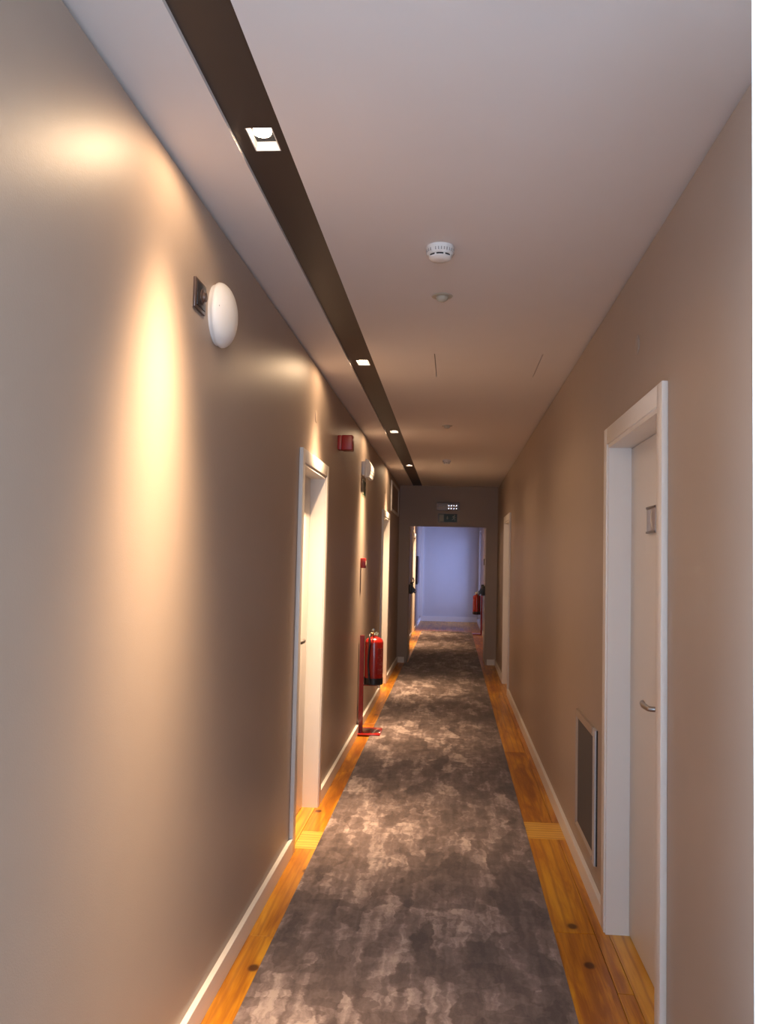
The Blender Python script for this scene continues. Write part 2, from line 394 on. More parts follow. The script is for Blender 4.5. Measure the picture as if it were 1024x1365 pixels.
# ------------------------------------------------------------------ floor: slab, planks
fl = struct(boxobj('floor', M_SUB, None, XL - 0.16, XR + 0.22, YB, YF, -0.12, -0.014), 'honey coloured knotty pine board floor', 'floor')
def plank(x0, x1, y0, y1, mat=M_WOOD, g=0.0012, dz=0.0):
    cx, cy = (x0 + x1) / 2, (y0 + y1) / 2
    bm = bmesh.new(); bx(bm, x0 + g - cx, x1 - g - cx, y0 + g - cy, y1 - g - cy, -0.014, dz, bev=0.0009, seg=1)
    return link('plank', bm, mat, fl, loc=(cx, cy, 0))
def rows(xs, yb, ye, lens, offs):
    for i, (x0, x1) in enumerate(zip(xs, xs[1:])):
        y = yb; k = 0
        while y < ye - 1e-6:
            L = lens[(k + offs[i % len(offs)]) % len(lens)]
            if k == 0: L *= (0.45, 0.8, 0.62, 0.95)[i % 4]
            e = y + L
            if ye - e < 0.35: e = ye
            plank(x0, x1, y, e, dz=-random.random() * 0.0004); y = e; k += 1
left_x = [XL, -0.70, -0.56, -0.42]; right_x = [0.29, 0.45, 0.628, XR]; mid_x = [-0.42, -0.27, -0.12, 0.02, 0.15, 0.29]
lens = [2.4, 3.1, 1.9, 2.7, 2.2]
rows(left_x, YB, 4.66, lens, [0, 2, 1]); rows(left_x, 4.96, YF, lens, [1, 3, 0])
rows(right_x, YB, 5.02, lens, [3, 1, 2]); rows(right_x, 5.33, YF, lens, [2, 0, 4])
rows(mid_x, YB, 0.3, lens, [0, 2, 1, 4]); rows(mid_x, 19.0, YF, lens, [1, 3, 0, 2])
plank(XL, -0.42, 4.66, 4.81, M_WOODX); plank(XL, -0.42, 4.81, 4.96, M_WOODX)
plank(0.29, XR, 5.02, 5.175, M_WOODX); plank(0.29, XR, 5.175, 5.33, M_WOODX)
for a, b in LD: plank(XL - 0.10, XL, a, b, M_WOODT)
for a, b in RD: plank(XR, XR + 0.10, a, b, M_WOODT)

# ------------------------------------------------------------------ baseboards
BH, BT = 0.085, 0.021
def runs(bm, x0, x1, y0, y1, gaps):
    y = y0
    for a, b in sorted(gaps):
        if a > y: bx(bm, x0, x1, y, a, 0, BH, bev=0.0015, seg=1)
        y = b
    if y1 > y: bx(bm, x0, x1, y, y1, 0, BH, bev=0.0015, seg=1)
CW = 0.072                                 # casing width
bm = bmesh.new(); gl = [(a - CW, b + CW) for a, b in LD]
runs(bm, XL, XL + BT, YB, YE, [g for g in gl if g[0] < YE] ); struct(link('baseboard_left', bm, M_TRIM, smooth=False), 'white baseboard along the left wall of the near corridor', 'baseboard')
bm = bmesh.new(); runs(bm, XL, XL + BT, YE + 0.14, YF, [gl[2]]); struct(link('baseboard_far_left', bm, M_TRIM), 'white baseboard along the left wall beyond the doorway', 'baseboard')
bm = bmesh.new(); gr = [(a - CW, b + CW) for a, b in RD]
runs(bm, XR - BT, XR, YB, YE, gr + [(0.99, 1.12)]); struct(link('baseboard_right', bm, M_TRIM), 'white baseboard along the right wall of the near corridor', 'baseboard')
bm = bmesh.new(); runs(bm, XR - BT, XR, YE + 0.14, YF, []); struct(link('baseboard_far_right', bm, M_TRIM), 'white baseboard along the right wall beyond the doorway', 'baseboard')
bm = bmesh.new(); bx(bm, XL + BT, DL - 0.045, YE - BT, YE, 0, BH); bx(bm, DR + 0.035, XR - BT, YE - BT, YE, 0, BH)
struct(link('baseboard_end', bm, M_TRIM), 'short white baseboards either side of the doorway in the end wall', 'baseboard')
struct(boxobj('baseboard_far', M_TRIM, None, XL + BT, XR - BT, YF - BT, YF, 0, 0.13), 'tall white baseboard under the bluish far wall', 'baseboard')
struct(boxobj('trim_3', M_TRIM, None, XL, XL + 0.075, YF - 0.03, YF, 0.13, ZC), 'white upright trim in the left corner of the far wall', 'trim')

# ------------------------------------------------------------------ white boxed upright close to the camera on the right
bm = bmesh.new(); x0 = 0.3435
prism(bm, [(x0, 1.0), (x0, 1.012), (x0 + 0.07, 1.018), (x0 + 0.07, 1.12), (XR, 1.12), (XR, 1.0)], 'XY', 0, ZC)
up_ = struct(link('trim_4', bm, M_TRIM, smooth=True), 'bright white upright door frame at the right edge of the view', 'door frame')
bm = bmesh.new(); bx(bm, x0 + 0.022, x0 + 0.085, 0.990, 1.0, 0, ZC, bev=0.003); link('casing', bm, M_TRIM, up_, smooth=True)
bm = bmesh.new(); bx(bm, x0 + 0.12, XR, 0.995, 1.0, 0, ZC, bev=0.002); link('panel', bm, M_TRIM, up_, smooth=True)

# ------------------------------------------------------------------ doors in the side walls
CP = 0.021                                 # how far casings stand proud of the wall
def side_door(name, label, side, a, b, lever=None, plate=False, keyhole=True):
    s = -1 if side == 'L' else 1           # outward from the corridor
    X = XL if side == 'L' else XR
    o = empty(name, (X, (a + b) / 2, 0), label, 'door'); o['kind'] = 'structure'
    f0, f1 = X - s * CP, X                 # casing face to wall
    part('casing', M_TRIM, o, f0, f1, a - CW, a, 0, DZ + CW, bev=0.002)
    part('casing', M_TRIM, o, f0, f1, b, b + CW, 0, DZ + CW, bev=0.002)
    part('casing', M_TRIM, o, f0, f1, a, b, DZ, DZ + CW, bev=0.002)
    bm = bmesh.new(); j = 0.018; r0, r1 = X - s * (CP - 0.006), X + s * 0.145
    bx(bm, r0, r1, a, a + j, 0, DZ); bx(bm, r0, r1, b - j, b, 0, DZ); bx(bm, r0, r1, a + j, b - j, DZ - j, DZ)
    # stop against which the leaf closes
    partbm('jamb', bm, M_TRIM, o, smooth=False)
    l0 = X + s * 0.082; l1 = X + s * 0.122
    leaf = part('door_leaf', M_DOOR, o, l0, l1, a + j + 0.003, b - j - 0.003, 0.007, DZ - j - 0.003, bev=0.0015)
    # dark sheet standing in for the shade in the gap behind the leaf
    part('backing', M_DARK, o, X + s * 0.146, X + s * 0.156, a + j, b - j, 0, DZ - j)
    if lever:
        ly, dr, z = lever
        hm = bmesh.new(); lathe(hm, [(0.0, 0), (0.025, 0), (0.026, 0.002), (0.026, 0.007), (0.024, 0.009), (0.0, 0.009)], 24, 'X')
        for v in hm.verts: v.co = Vector((l0 - s * v.co.x, ly + v.co.y, z + v.co.z))
        tip = l0 - s * 0.052
        tube(hm, [(l0 - s * 0.008, ly, z), (l0 - s * 0.040, ly, z), (l0 - s * 0.050, ly + dr * 0.006, z), (tip, ly + dr * 0.02, z - 0.001), (tip, ly + dr * 0.06, z - 0.002), (tip, ly + dr * 0.10, z - 0.002), (tip + s * 0.003, ly + dr * 0.130, z + 0.001), (tip + s * 0.006, ly + dr * 0.140, z + 0.003)], [0.0095] * 4 + [0.0105, 0.011, 0.0105, 0.008], 14)
        h = partbm('handle', hm, M_STEEL, o); h['label'] = 'curved steel lever handle'
        km = bmesh.new(); lathe(km, [(0.0, 0), (0.020, 0), (0.021, 0.003), (0.018, 0.006), (0.0, 0.006)], 20, 'X')
        for v in km.verts: v.co = Vector((l0 - s * v.co.x, ly + v.co.y, z - 0.09 + v.co.z))
        partbm('keyhole', km, M_STEEL, o)
    if plate:
        py, pz = 3.385, 1.74; pf = l0 - s * 0.006
        pl = part('number_plate', M_CLEAR, o, l0, pf, py - 0.07, py + 0.07, pz - 0.052, pz + 0.052, bev=0.001); pl['label'] = 'small translucent room plate with dark bars and a pale swirl'
        for zz in (pz + 0.048, pz - 0.048): part('plate_bar', M_PLATE, o, pf, pf - s * 0.003, py - 0.072, py + 0.072, zz - 0.004, zz + 0.004)
        sm = bmesh.new(); tube(sm, [(pf - s * 0.001, py - 0.03 + 0.05 * math.sin(t * 2.6) * 0.5, pz - 0.035 + t * 0.07) for t in [i / 14 for i in range(15)]], [0.003 + 0.008 * math.sin(PI * i / 14) for i in range(15)], 8)
        for v in sm.verts: v.co.x = pf + (v.co.x - pf) * 0.15
        partbm('swirl', sm, M_STICKER, o)
    return o
side_door('door_1', 'white door nearest on the right, with lever handle and room plate', 'R', *RD[0], lever=(3.19, 1, 1.045), plate=True)
side_door('door_2', 'white door nearest on the left, before the fire extinguisher', 'L', *LD[0], lever=(4.91, 1, 1.075))
side_door('door_3', 'white door far along the left wall past the extinguisher', 'L', *LD[1], lever=(10.16, 1, 1.06))
side_door('door_4', 'white door far along the right wall near the end wall', 'R', *RD[1], lever=(10.44, 1, 1.04))
side_door('door_5', 'white door on the left beyond the end doorway', 'L', *LD[2], lever=(17.9, 1, 1.04))

# ------------------------------------------------------------------ open double fire doors in the end doorway
fd = empty('door_6', (0, YE + 0.14, 0), 'pair of open pale fire doors with black panic bars in the end doorway', 'door'); fd['kind'] = 'structure'
for s, X in ((-1, DL), (1, DR)):
    y0, y1 = YE + 0.142, YE + 0.142 + 0.585
    part('door_leaf', M_DOOR, fd, X, X + s * 0.045, y0, y1, 0.014, DH - 0.008, bev=0.002)
    bm = bmesh.new(); bx(bm, X + s * 0.045, X + s * 0.06, y0, y0 + 0.035, 0.2, 0.3); bx(bm, X + s * 0.045, X + s * 0.06, y0, y0 + 0.035, 1.0, 1.1); bx(bm, X + s * 0.045, X + s * 0.06, y0, y0 + 0.035, 1.8, 1.9)
    partbm('hinge', bm, M_STEEL, fd, smooth=False)
    n = -s                                  # towards the corridor centre
    bm = bmesh.new()
    for yy, hh in ((y0 + 0.06, 0.075), (y1 - 0.10, 0.085)):
        bx(bm, X, X + n * 0.045, yy, yy + 0.06, 1.12 - hh, 1.12 + hh, bev=0.008)
        # swing arm of the bar
        prism(bm, [(X + n * 0.03, 1.13), (X + n * 0.045, 1.15), (X + n * 0.098, 1.075), (X + n * 0.090, 1.055), (X + n * 0.05, 1.075)], 'XZ', yy + 0.015, yy + 0.045)
    tube(bm, [(X + n * 0.088, y0 + 0.05, 1.07), (X + n * 0.088, y1 - 0.02, 1.07)], 0.014, 12)
    partbm('panic_bar', bm, M_BLACK, fd)['label'] = 'black panic push bar'
    if s == 1: part('lock_plate', M_BLACK, fd, X, X + n * 0.012, y1 - 0.16, y1 - 0.10, 1.52, 1.62, bev=0.003)
    else:
        bm = bmesh.new(); tube(bm, [(X, y1 - 0.09, 1.205), (X + n * 0.05, y1 - 0.09, 1.215), (X + n * 0.058, y1 - 0.09, 1.25), (X + n * 0.04, y1 - 0.09, 1.29)], 0.010, 10)
        partbm('closer_hook', bm, M_BLACK, fd)

# ------------------------------------------------------------------ recessed downlights
def downlight(y, label, group=None):
    o = empty('recessed_downlight', (LX, y, ZP), label, 'downlight', group)
    t = 0.003; zt_ = ZP + 0.028; bm = bmesh.new(); e = 0.0006
    x0, x1, y0, y1 = LX - OX + e, LX + OX - e, y - OY + e, y + OY - e
    bx(bm, x0, x0 + t, y0, y1, ZP + 0.001, zt_); bx(bm, x1 - t, x1, y0, y1, ZP + 0.001, zt_)
    bx(bm, x0 + t, x1 - t, y0, y0 + t, ZP + 0.001, zt_); bx(bm, x0 + t, x1 - t, y1 - t, y1, ZP + 0.001, zt_)
    partbm('housing', bm, M_TRIM, o, smooth=False)
    part('lamp_box_top', M_DARK, o, x0, x1, y0, y1, zt_, zt_ + t)
    zb = ZP + 0.007; yb_ = y - 0.016
    bm = bmesh.new(); lathe(bm, [(0.0, zt_ - 0.0003), (0.022, zt_ - 0.0003), (0.025, zb + 0.0185), (0.0, zb + 0.0185)], 28, 'Z', (LX, yb_, 0))
    partbm('reflector_cup', bm, M_STEEL, o)
    bm = bmesh.new(); lathe(bm, [(0.0, zb - 0.003), (0.014, zb - 0.001), (0.024, zb + 0.003), (0.0265, zb + 0.008), (0.0265, zb + 0.018), (0.0, zb + 0.019)], 28, 'Z', (LX, yb_, 0))
    partbm('bulb', bm, M_BULB, o)
    l = bpy.data.lights.new('spotlight', 'SPOT'); l.energy = LAMP_W; l.color = LAMP_COL; l.spot_size = math.radians(168); l.spot_blend = 0.35; l.shadow_soft_size = 0.022
    # photometric profile of a reflector lamp: narrow beam with a weak wide spill
    l.use_nodes = True; t = l.node_tree; em = t.nodes['Emission']
    tc = t.nodes.new('ShaderNodeTexCoord'); sp = t.nodes.new('ShaderNodeSeparateXYZ'); t.links.new(tc.outputs['Normal'], sp.inputs[0])
    cz = math_node(t, 'ABSOLUTE', sp.outputs['Z'])
    prof = math_node(t, 'ADD', math_node(t, 'POWER', cz, 22.0), 0.014)
    t.links.new(prof, em.inputs['Strength'])
    lo = bpy.data.objects.new('spotlight', l); COL.objects.link(lo); lo.location = (LX, y, ZC - 0.003); lo.rotation_euler = (0, math.radians(6.0), 0)
    local(lo, o)
    return o
for y, lb in zip(LIGHT_Y, ('nearest lit square downlight in the dark ceiling slot', 'second lit downlight from the viewer in the dark ceiling slot',
                           'third lit downlight from the viewer in the dark ceiling slot', 'farthest lit downlight in the slot, beside the end wall')):
    downlight(y, lb, 'square downlights in the dark ceiling slot')
for y, lb in zip(FAR_LIGHT_Y, ('square downlight in the ceiling just beyond the end doorway', 'square downlight in the ceiling above the far left door')):
    downlight(y, lb, 'downlights beyond the doorway')

# ------------------------------------------------------------------ ceiling devices
def smoke_detector(x, y, label, r=0.05):
    o = empty('smoke_detector', (x, y, ZC), label, 'smoke detector', 'smoke detectors on the ceiling')
    k = r / 0.05
    bm = bmesh.new(); lathe(bm, [(0, 0), (0.050 * k, 0), (0.052 * k, -0.002), (0.0515 * k, -0.020), (0.049 * k, -0.030), (0.044 * k, -0.034), (0.0, -0.034)], 40, 'Z', (x, y, ZC))
    partbm('base', bm, M_WHITEP, o)
    bm = bmesh.new()
    for i in range(30):
        a = 2 * PI * i / 30
        if i % 10 == 0: continue
        c, s = math.cos(a), math.sin(a)
        m4 = Matrix.Translation((x, y, ZC - 0.021)) @ Matrix.Rotation(a, 4, 'Z')
        g = bmesh.ops.create_cube(bm, size=1.0, matrix=m4 @ Matrix.Translation((0.0505 * k, 0, 0)) @ Matrix.Diagonal((0.004, 0.0035 * k, 0.011, 1)))
    partbm('vent_slots', bm, M_GREYP, o, smooth=False)['kind'] = 'stuff'
    bm = bmesh.new(); lathe(bm, [(0, -0.034), (0.041 * k, -0.034), (0.041 * k, -0.040), (0, -0.040)], 36, 'Z', (x, y, ZC)); partbm('chamber', bm, M_DARK, o)
    bm = bmesh.new()
    for i in range(8):
        a = 2 * PI * (i + 0.5) / 8
        bmesh.ops.create_cube(bm, size=1.0, matrix=Matrix.Translation((x, y, ZC - 0.037)) @ Matrix.Rotation(a, 4, 'Z') @ Matrix.Translation((0.0415 * k, 0, 0)) @ Matrix.Diagonal((0.005, 0.006 * k, 0.007, 1)))
    partbm('chamber_ribs', bm, M_WHITEP, o, smooth=False)['kind'] = 'stuff'
    bm = bmesh.new(); lathe(bm, [(0, -0.040), (0.042 * k, -0.040), (0.042 * k, -0.043), (0.034 * k, -0.050), (0.015 * k, -0.053), (0, -0.053)], 36, 'Z', (x, y, ZC)); partbm('cap', bm, M_WHITEP, o)
smoke_detector(-0.065, 3.13, 'nearest round white smoke detector with slotted rim on the ceiling')
smoke_detector(-0.085, 9.82, 'small far smoke detector on the ceiling before the end wall', 0.045)
def flat_det(x, y, label, mat):
    o = empty('ceiling_sensor', (x, y, ZC), label, 'sensor', 'flat ceiling sensors')
    bm = bmesh.new(); lathe(bm, [(0, 0), (0.046, 0), (0.047, -0.002), (0.044, -0.005), (0.0, -0.006)], 36, 'Z', (x, y, ZC)); partbm('flange', bm, mat, o)
    bm = bmesh.new(); lathe(bm, [(0, -0.005), (0.028, -0.006), (0.024, -0.018), (0.012, -0.026), (0, -0.028)], 30, 'Z', (x, y, ZC)); partbm('lens', bm, mat, o)
flat_det(-0.065, 3.72, 'beige conical sensor just behind the nearest smoke detector', M_BEIGEP)
flat_det(-0.066, 7.33, 'flat round sensor on the ceiling midway down the corridor', M_BEIGEP)

# ------------------------------------------------------------------ left wall: square plate, round lamp, junction covers
o = empty('wall_switch_plate', (XL, 2.665, 2.40), 'dark square wall plate with round knob left of the round white lamp', 'wall plate')
part('frame', M_PLATE, o, XL, XL + 0.009, 2.605, 2.722, 2.350, 2.447, bev=0.003)
part('insert', M_BLACK, o, XL + 0.009, XL + 0.012, 2.618, 2.709, 2.361, 2.436, bev=0.001)
bm = bmesh.new(); lathe(bm, [(0, 0.012), (0.026, 0.012), (0.026, 0.015), (0.016, 0.017), (0.015, 0.024), (0, 0.025)], 24, 'X', (XL, 2.672, 2.398)); partbm('knob', bm, M_PLATE, o)

o = empty('round_wall_lamp', (XL, 2.875, 2.397), 'round white domed wall lamp high on the left wall', 'wall lamp')
R = 0.112
prof = [(0, 0), (R * 0.93, 0), (R * 0.95, 0.012), (R * 0.93, 0.014)]
bm = bmesh.new(); lathe(bm, prof + [(0, 0.014)], 48, 'X', (XL, 2.875, 2.397)); partbm('base', bm, M_WHITEP, o)
prof = [(R * 0.98, 0.012)] + [(R * math.cos(t), 0.016 + 0.054 * math.sin(t)) for t in [PI / 2 * i / 12 for i in range(12)]] + [(0, 0.070)]
bm = bmesh.new(); lathe(bm, prof, 56, 'X', (XL, 2.875, 2.397)); partbm('dome', bm, M_WHITEP, o)
bm = bmesh.new(); lathe(bm, [(0, 0), (0.004, 0), (0.004, 0.004), (0, 0.005)], 10, 'X', (XL + 0.035, 2.875 - 0.098, 2.397 + 0.005)); partbm('screw', bm, M_BLACK, o)

def cover(x, y, z, s, label, r=0.037):
    bm = bmesh.new(); lathe(bm, [(0, 0), (r, 0), (r, s * 0.003), (r * 0.85, s * 0.005), (0, s * 0.006)], 30, 'X', (0, 0, 0))
    c = link('junction_cover', bm, M_WALL, loc=(x, y, z), smooth=True); c['label'] = label; c['category'] = 'cover plate'; c['group'] = 'painted round junction covers'
cover(XL, 5.06, 2.415, 1, 'round painted junction cover above the nearest left door')
cover(XL, 10.40, 2.41, 1, 'round painted junction cover above the far left door')
cover(XR, 3.28, 2.40, -1, 'round painted junction cover on the wall above the right door')

# red alarm sounder
o = empty('alarm_sounder', (XL, 6.08, 2.395), 'dark red box shaped fire alarm sounder high on the left wall', 'alarm')
part('base', M_REDP, o, XL, XL + 0.030, 6.03, 6.13, 2.345, 2.447, bev=0.004)
part('cover', M_REDP, o, XL + 0.030, XL + 0.108, 6.027, 6.133, 2.342, 2.450, bev=0.006)
# call point
o = empty('fire_call_point', (XL, 7.79, 1.53), 'small red fire alarm call point above the extinguisher', 'call point')
part('box', M_REDP, o, XL, XL + 0.045, 7.745, 7.835, 1.487, 1.577, bev=0.004)
part('glass', M_SIGNW, o, XL + 0.045, XL + 0.048, 7.762, 7.818, 1.510, 1.555)
part('key_tab', M_BLACK, o, XL + 0.045, XL + 0.050, 7.78, 7.80, 1.492, 1.500)

# emergency lights and exit signs
def emergency_light(label, face, c, L=0.35, H=0.125):
    # face 'Y': on the end wall, facing the camera; face 'X': on the left wall
    o = empty('emergency_light', c, label, 'emergency light', 'emergency light boxes')
    def T(bm):
        # local: u along the wall, w out of the wall, z up
        for v in bm.verts:
            u, ww, z = v.co
            v.co = Vector((u, -ww, z)) if face == 'Y' else Vector((ww, u, z))
        return bm
    bm = bmesh.new(); bx(bm, -L / 2, L / 2, 0, 0.032, -H / 2, H / 2, bev=0.004); link('housing', T(bm), M_WHITEP, o, smooth=True)
    bm = bmesh.new(); g = 0.034; hh = H / 2 + (0.0 if face == 'Y' else 0.022)
    pts = [(0.033, -hh), (0.033, hh), (0.062, hh * 0.86), (0.084, hh * 0.35), (0.086, -hh * 0.2), (0.072, -hh * 0.95)]
    A = [bm.verts.new((-L / 2 + 0.004, a, b)) for a, b in pts]; B = [bm.verts.new((L / 2 - 0.004, a, b)) for a, b in pts]
    bm.faces.new(A); bm.faces.new(B)
    for i in range(6): bm.faces.new((A[i], A[(i + 1) % 6], B[(i + 1) % 6], B[i]))
    link('diffuser', T(bm), M_COVER if face == 'Y' else M_LENS, o)
    bm = bmesh.new()
    for k in range(4):
        for q in range(2): lathe(bm, [(0.019, 0.033)] + [(0.0185 * math.cos(t_), 0.040 + 0.0018 * math.sin(t_)) for t_ in [PI / 2 * i / 6 for i in range(6)]] + [(0, 0.0418)], 20, 'Y', (0.012 + k * 0.040, 0, -0.028 + q * 0.045))
    for v in bm.verts: v.co.y += 0.04 * v.co.z * (1 if v.co.y > 0.036 else 0)
    link('reflector', T(bm), M_MIRROR, o, smooth=True)
    # fluorescent tube behind the diffuser
    bm = bmesh.new(); tube(bm, [(-L / 2 + 0.03, 0.048, 0), (-0.01, 0.048, 0)], 0.008, 10); link('tube', T(bm), M_WHITEP, o, smooth=True)
    return o
emergency_light('emergency light box over the doorway in the end wall', 'Y', (-0.082, YE, 2.413))
emergency_light('emergency light box on the left wall above the call point', 'X', (XL, 7.84, 2.392))

def exit_sign(label, face, c, W=0.297, H=0.135):
    o = empty('exit_sign', c, label, 'exit sign', 'running man exit signs')
    def mk(name, polys, mat, d0, d1):
        bm = bmesh.new()
        for p in polys: prism(bm, p, 'XZ', d0, d1)
        for v in bm.verts:
            u, d, z = v.co
            v.co = Vector((u, -d, z)) if face == 'Y' else Vector((d, u, z))
        link(name, bm, mat, o)
    def rect(a, b, cc, d): return [(a, cc), (b, cc), (b, d), (a, d)]
    w, h = W / 2, H / 2
    mk('plate', [rect(-w, w, -h, h)], M_PLATE if face == 'Y' else M_SIGNW, 0, 0.003)
    mk('green_field', [rect(-w + 0.012, w - 0.006, -h + 0.008, h - 0.008)], M_GREEN, 0.003, 0.004)
    p = 0.0047
    # white doorway
    mk('white_door', [rect(-w + 0.018, -w + 0.090, -h + 0.016, h - 0.016)], M_SIGNW, 0.004, p)
    # arrow pointing down
    mk('arrow', [rect(-0.010, 0.002, 0.0, 0.030), [(-0.022, 0.002), (0.014, 0.002), (-0.004, -0.026)]], M_SIGNW, 0.004, p)
    # running figure
    k = 0.095; fx = w - 0.052
    def R_(pts): return [(fx + a * k * 0.95, b * k) for a, b in pts]
    head = [(fx + 0.012 + 0.0085 * math.cos(2 * PI * i / 12), 0.042 + 0.0085 * math.sin(2 * PI * i / 12)) for i in range(12)]
    mk('running_figure', [head, R_([(-0.02, 0.34), (0.13, 0.30), (0.05, -0.02), (-0.12, 0.02)]), R_([(-0.02, 0.34), (-0.20, 0.28), (-0.30, 0.10), (-0.24, 0.07), (-0.15, 0.21), (0.0, 0.24)]),
        R_([(0.10, 0.30), (0.22, 0.14), (0.36, 0.16), (0.36, 0.09), (0.19, 0.06), (0.05, 0.20)]),
        R_([(0.05, -0.02), (0.24, -0.12), (0.20, -0.42), (0.12, -0.42), (0.13, -0.18), (-0.06, -0.08)]),
        R_([(-0.12, 0.02), (0.0, -0.05), (-0.10, -0.26), (-0.34, -0.34), (-0.36, -0.27), (-0.18, -0.20)])], M_SIGNW, 0.004, p)
exit_sign('green running man exit sign below the emergency light on the end wall', 'Y', (-0.085, YE, 2.237))
exit_sign('exit sign on the left wall in the spotlight under the emergency light', 'X', (XL, 7.90, 2.225), H=0.15)

# grille high on the left wall near the end
o = empty('air_grille', (XL, 12.05, 2.43), 'white framed air grille high on the left wall beside the end wall', 'air grille')
bm = bmesh.new(); a, b, c, d = 11.36, 12.85, 2.225, 2.635; f = 0.03
bx(bm, XL, XL + 0.016, a, a + f, c, d); bx(bm, XL, XL + 0.016, b - f, b, c, d); bx(bm, XL, XL + 0.016, a + f, b - f, c, c + f); bx(bm, XL, XL + 0.016, a + f, b - f, d - f, d)
partbm('frame', bm, M_TRIM, o, smooth=False)
for i in range(12):
    z = c + f + 0.012 + i * 0.0285
    bm = bmesh.new(); prism(bm, [(XL + 0.001, z), (XL + 0.011, z + 0.010), (XL + 0.011, z + 0.013), (XL + 0.001, z + 0.003)], 'XZ', a + f, b - f); partbm('slat', bm, M_WALL, o, smooth=False)
part('backing', M_DARK, o, XL, XL + 0.0008, a + f, b - f, c + f, d - f)

# ------------------------------------------------------------------ low air grille on the right wall
o = empty('low_air_grille', (XR, 4.42, 0.46), 'low grey ventilation grille in the right wall just above the baseboard', 'air grille')
a, b, c, d = 4.10, 4.72, 0.172, 0.790
t = 0.014
bm = bmesh.new()
def flange(bm, p0, p1, q0, q1, q2, q3): pass
# near flange is bevelled: it slopes from proud outer edge back to the mesh
prism(bm, [(XR, a), (XR - t, a), (XR - t, a + 0.055), (XR - 0.004, a + 0.085), (XR, a + 0.085)], 'XY', c, d)
partbm('frame_upright', bm, M_GFRAME, o, smooth=False)
bm = bmesh.new(); prism(bm, [(XR, b), (XR - t, b), (XR - t, b - 0.012), (XR - 0.003, b - 0.022), (XR, b - 0.022)], 'XY', c, d); partbm('frame_upright', bm, M_WALL, o, smooth=False)
bm = bmesh.new(); prism(bm, [(XR, d), (XR - t, d), (XR - t, d - 0.035), (XR - 0.003, d - 0.05), (XR, d - 0.05)], 'XZ', a + 0.085, b - 0.022); partbm('frame_rail', bm, M_WALL, o, smooth=False)
bm = bmesh.new(); prism(bm, [(XR, c), (XR - t, c), (XR - t, c + 0.02), (XR - 0.003, c + 0.03), (XR, c + 0.03)], 'XZ', a + 0.085, b - 0.022); partbm('frame_rail', bm, M_WALL, o, smooth=False)
part('filter_mesh', M_GRILLE, o, XR - 0.003, XR, a + 0.085, b - 0.022, c + 0.03, d - 0.05)
part('edge_shade', M_DARK, o, XR - 0.006, XR, a - 0.004, a, c, d)  # dark strip laid on the wall in place of a shaded gap
# ------------------------------------------------------------------ maroon panel on the left wall beyond the doorway
o = empty('framed_picture', (XL, 20.4, 1.35), 'dark maroon framed panel on the left wall beyond the doorway', 'picture')
part('frame', M_BLACK, o, XL, XL + 0.03, 19.85, 20.95, 1.02, 1.68, bev=0.004)
part('panel', M_MAROON, o, XL + 0.03, XL + 0.034, 19.90, 20.90, 1.07, 1.63)

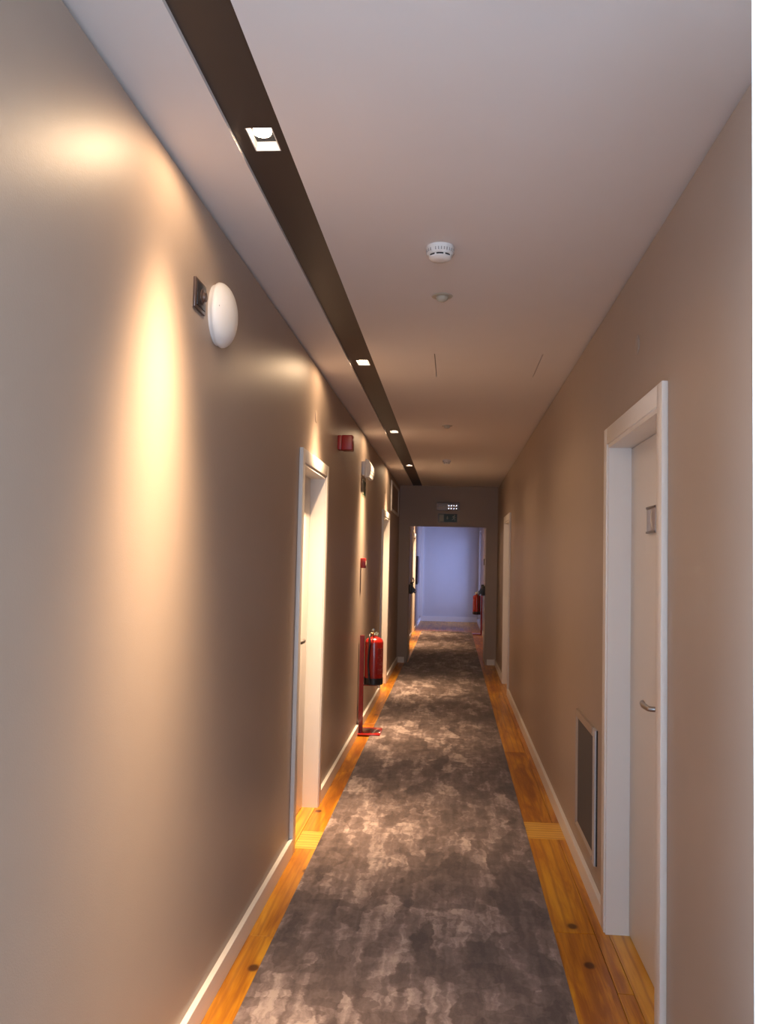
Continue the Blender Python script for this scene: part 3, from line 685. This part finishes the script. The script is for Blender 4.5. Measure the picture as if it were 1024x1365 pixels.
# ------------------------------------------------------------------ fire extinguishers on their stands
def extinguisher(x, y, s, lab_e, lab_s):
    # s = +1: stand column at the left (towards -x), body to its right; s = -1 mirrored
    st = empty('extinguisher_stand', (x, y, 0), lab_s, 'stand', 'red extinguisher stands')
    zf = 0.010
    def B(x0, x1): return (s * x0, s * x1)
    def boxl(name, mat, x0, x1, y0, y1, z0, z1, bev=0.0):
        bm = bmesh.new(); bx(bm, s * x0, s * x1, y0, y1, z0, z1, bev=bev); return link(name, bm, mat, st, smooth=bev > 0)
    boxl('base_plate', M_RED, -0.105, 0.105, -0.165, 0.165, zf, zf + 0.010, 0.002)
    # folded column: shallow C section
    bm = bmesh.new()
    for (p0, p1, q0, q1) in ((-0.104, -0.100, -0.030, 0.030), (-0.100, -0.068, -0.030, -0.026), (-0.100, -0.068, 0.026, 0.030)):
        bx(bm, s * p0, s * p1, q0, q1, zf + 0.010, 0.875)
    bx(bm, s * -0.104, s * -0.068, -0.030, 0.030, 0.871, 0.875)
    link('column', bm, M_RED, st)
    # cradle arm and hook that carry the cylinder
    bm = bmesh.new(); bx(bm, s * -0.068, s * 0.06, -0.045, 0.045, 0.430, 0.436); bx(bm, s * -0.068, s * -0.062, -0.045, 0.045, 0.436, 0.50); link('cradle', bm, M_RED, st)
    e = empty('fire_extinguisher', (x + s * 0.024, y, 0.437), lab_e, 'fire extinguisher', 'red fire extinguishers on stands')
    r = 0.083; H = 0.43
    bm = bmesh.new(); prof = [(0, 0.060), (r, 0.060), (r, H - 0.055)] + [(r * math.cos(t) ** 0.8, H - 0.055 + 0.055 * math.sin(t)) for t in [PI / 2 * i / 8 for i in range(1, 8)] if r * math.cos(t) > 0.022] + [(0.020, H + 0.002), (0.020, H + 0.014), (0, H + 0.014)]
    lathe(bm, prof, 40); link('cylinder', bm, M_RED, e, smooth=True)
    bm = bmesh.new(); lathe(bm, [(0, 0), (r * 0.93, 0), (r + 0.002, 0.008), (r + 0.002, 0.062), (0, 0.062)], 40); link('foot', bm, M_BLACK, e, smooth=True)
    bm = bmesh.new(); lathe(bm, [(0, H + 0.012), (0.017, H + 0.012), (0.018, H + 0.030), (0.013, H + 0.045), (0, H + 0.047)], 20); 
    tube(bm, [(0, 0, H + 0.028), (-s * 0.035, -0.012, H + 0.028)], 0.009, 12)
    link('valve', bm, M_BRASS, e, smooth=True)
    bm = bmesh.new()
    bx(bm, -0.006, 0.006, -0.060, 0.030, H + 0.042, H + 0.046, bev=0.001)
    tube(bm, [(0, 0.02, H + 0.050), (0, -0.03, H + 0.064), (0, -0.075, H + 0.070)], 0.006, 8)
    link('handle', bm, M_BLACK if s < 0 else M_STEEL, e, smooth=True)
    bm = bmesh.new(); lathe(bm, [(0, 0), (0.017, 0), (0.018, 0.004), (0.017, 0.012), (0, 0.013)], 20, 'Y', (s * 0.024, -0.034, H + 0.030)); link('gauge', bm, M_BRASS, e, smooth=True)
    bm = bmesh.new(); lathe(bm, [(0.008, 0), (0.011, 0), (0.011, 0.002), (0.008, 0.002)], 18, 'Y', (-s * 0.012, -0.04, H + 0.062)); link('safety_pin', bm, M_BRASS, e, smooth=True)
    bm = bmesh.new()
    hp = [(-s * 0.033, -0.012, H + 0.028), (-s * 0.040, -0.05, H + 0.012), (-s * 0.032, -0.082, H - 0.04), (-s * 0.036, -0.088, H - 0.10), (-s * 0.042, -0.086, H - 0.18), (-s * 0.042, -0.085, H - 0.26), (-s * 0.036, -0.088, 0.105)]
    # smooth the hose
    pts = []
    for i in range(len(hp) - 1):
        p0, p1, p2, p3 = [Vector(hp[max(0, min(len(hp) - 1, i + k))]) for k in (-1, 0, 1, 2)]
        for j in range(6):
            t_ = j / 6; pts.append(0.5 * ((2 * p1) + (-p0 + p2) * t_ + (2 * p0 - 5 * p1 + 4 * p2 - p3) * t_ ** 2 + (-p0 + 3 * p1 - 3 * p2 + p3) * t_ ** 3))
    pts.append(Vector(hp[-1])); tube(bm, pts, 0.0085, 12); link('hose', bm, M_BLACK, e, smooth=True)
    bm = bmesh.new(); tube(bm, [(-s * 0.036, -0.088, 0.110), (-s * 0.034, -0.088, 0.075), (-s * 0.028, -0.088, 0.020)], [0.011, 0.009, 0.012], 12); link('nozzle', bm, M_BLACK, e, smooth=True)
    # wrap-around label
    bm = bmesh.new(); rr = r + 0.0006; z0, z1 = 0.10, 0.33; N = 12; A = []
    a0, a1 = (-62, 8) if s > 0 else (188, 242)
    for i in range(N + 1):
        a = math.radians(a0 + (a1 - a0) * i / N)
        A.append([bm.verts.new((q * math.cos(a), q * math.sin(a), z)) for q, z in ((rr, z0), (rr, z1), (r - 0.001, z1), (r - 0.001, z0))])
    for P, Q in zip(A, A[1:]):
        for k in range(4): bm.faces.new((P[k], P[(k + 1) % 4], Q[(k + 1) % 4], Q[k]))
    bm.faces.new(A[0]); bm.faces.new(A[-1])
    m, t, b = nt('extinguisher_label'); tc = t.nodes.new('ShaderNodeTexCoord'); nn = noise(t, mapping(t, tc.outputs['Object'], (30, 30, 45)), 1.0, 2)
    t.links.new(mixc(t, math_node(t, 'GREATER_THAN', nn.outputs['Fac'], 0.56), (0.34, 0.03, 0.03), (0.40, 0.13, 0.11)), b.inputs['Base Color']); b.inputs['Roughness'].default_value = 0.3
    link('label', bm, m, e, smooth=True)
extinguisher(-0.718, 7.80, 1, 'red fire extinguisher beside the left wall with black hose', 'red floor stand against the left wall holding the near extinguisher')
extinguisher(0.565, 18.75, -1, 'small distant red extinguisher by the right wall beyond the doorway', 'red floor stand by the right wall beyond the doorway')

# ------------------------------------------------------------------ carpets
def runner(x0, x1, y0, y1, label, k):
    bm = bmesh.new(); bx(bm, x0, x1, y0, y1, 0.0, 0.009, bev=0.003)
    o = link('carpet_runner', bm, M_CARPET, smooth=False); o['label'] = label; o['category'] = 'carpet'
    return o
runner(-0.706, 0.455, YB + 0.05, YE - 0.03, 'long mottled grey brown carpet runner down the near corridor', 0)
runner(-0.655, 0.455, YE - 0.03, 19.3, 'mottled grey brown carpet runner through and beyond the end doorway', 1)
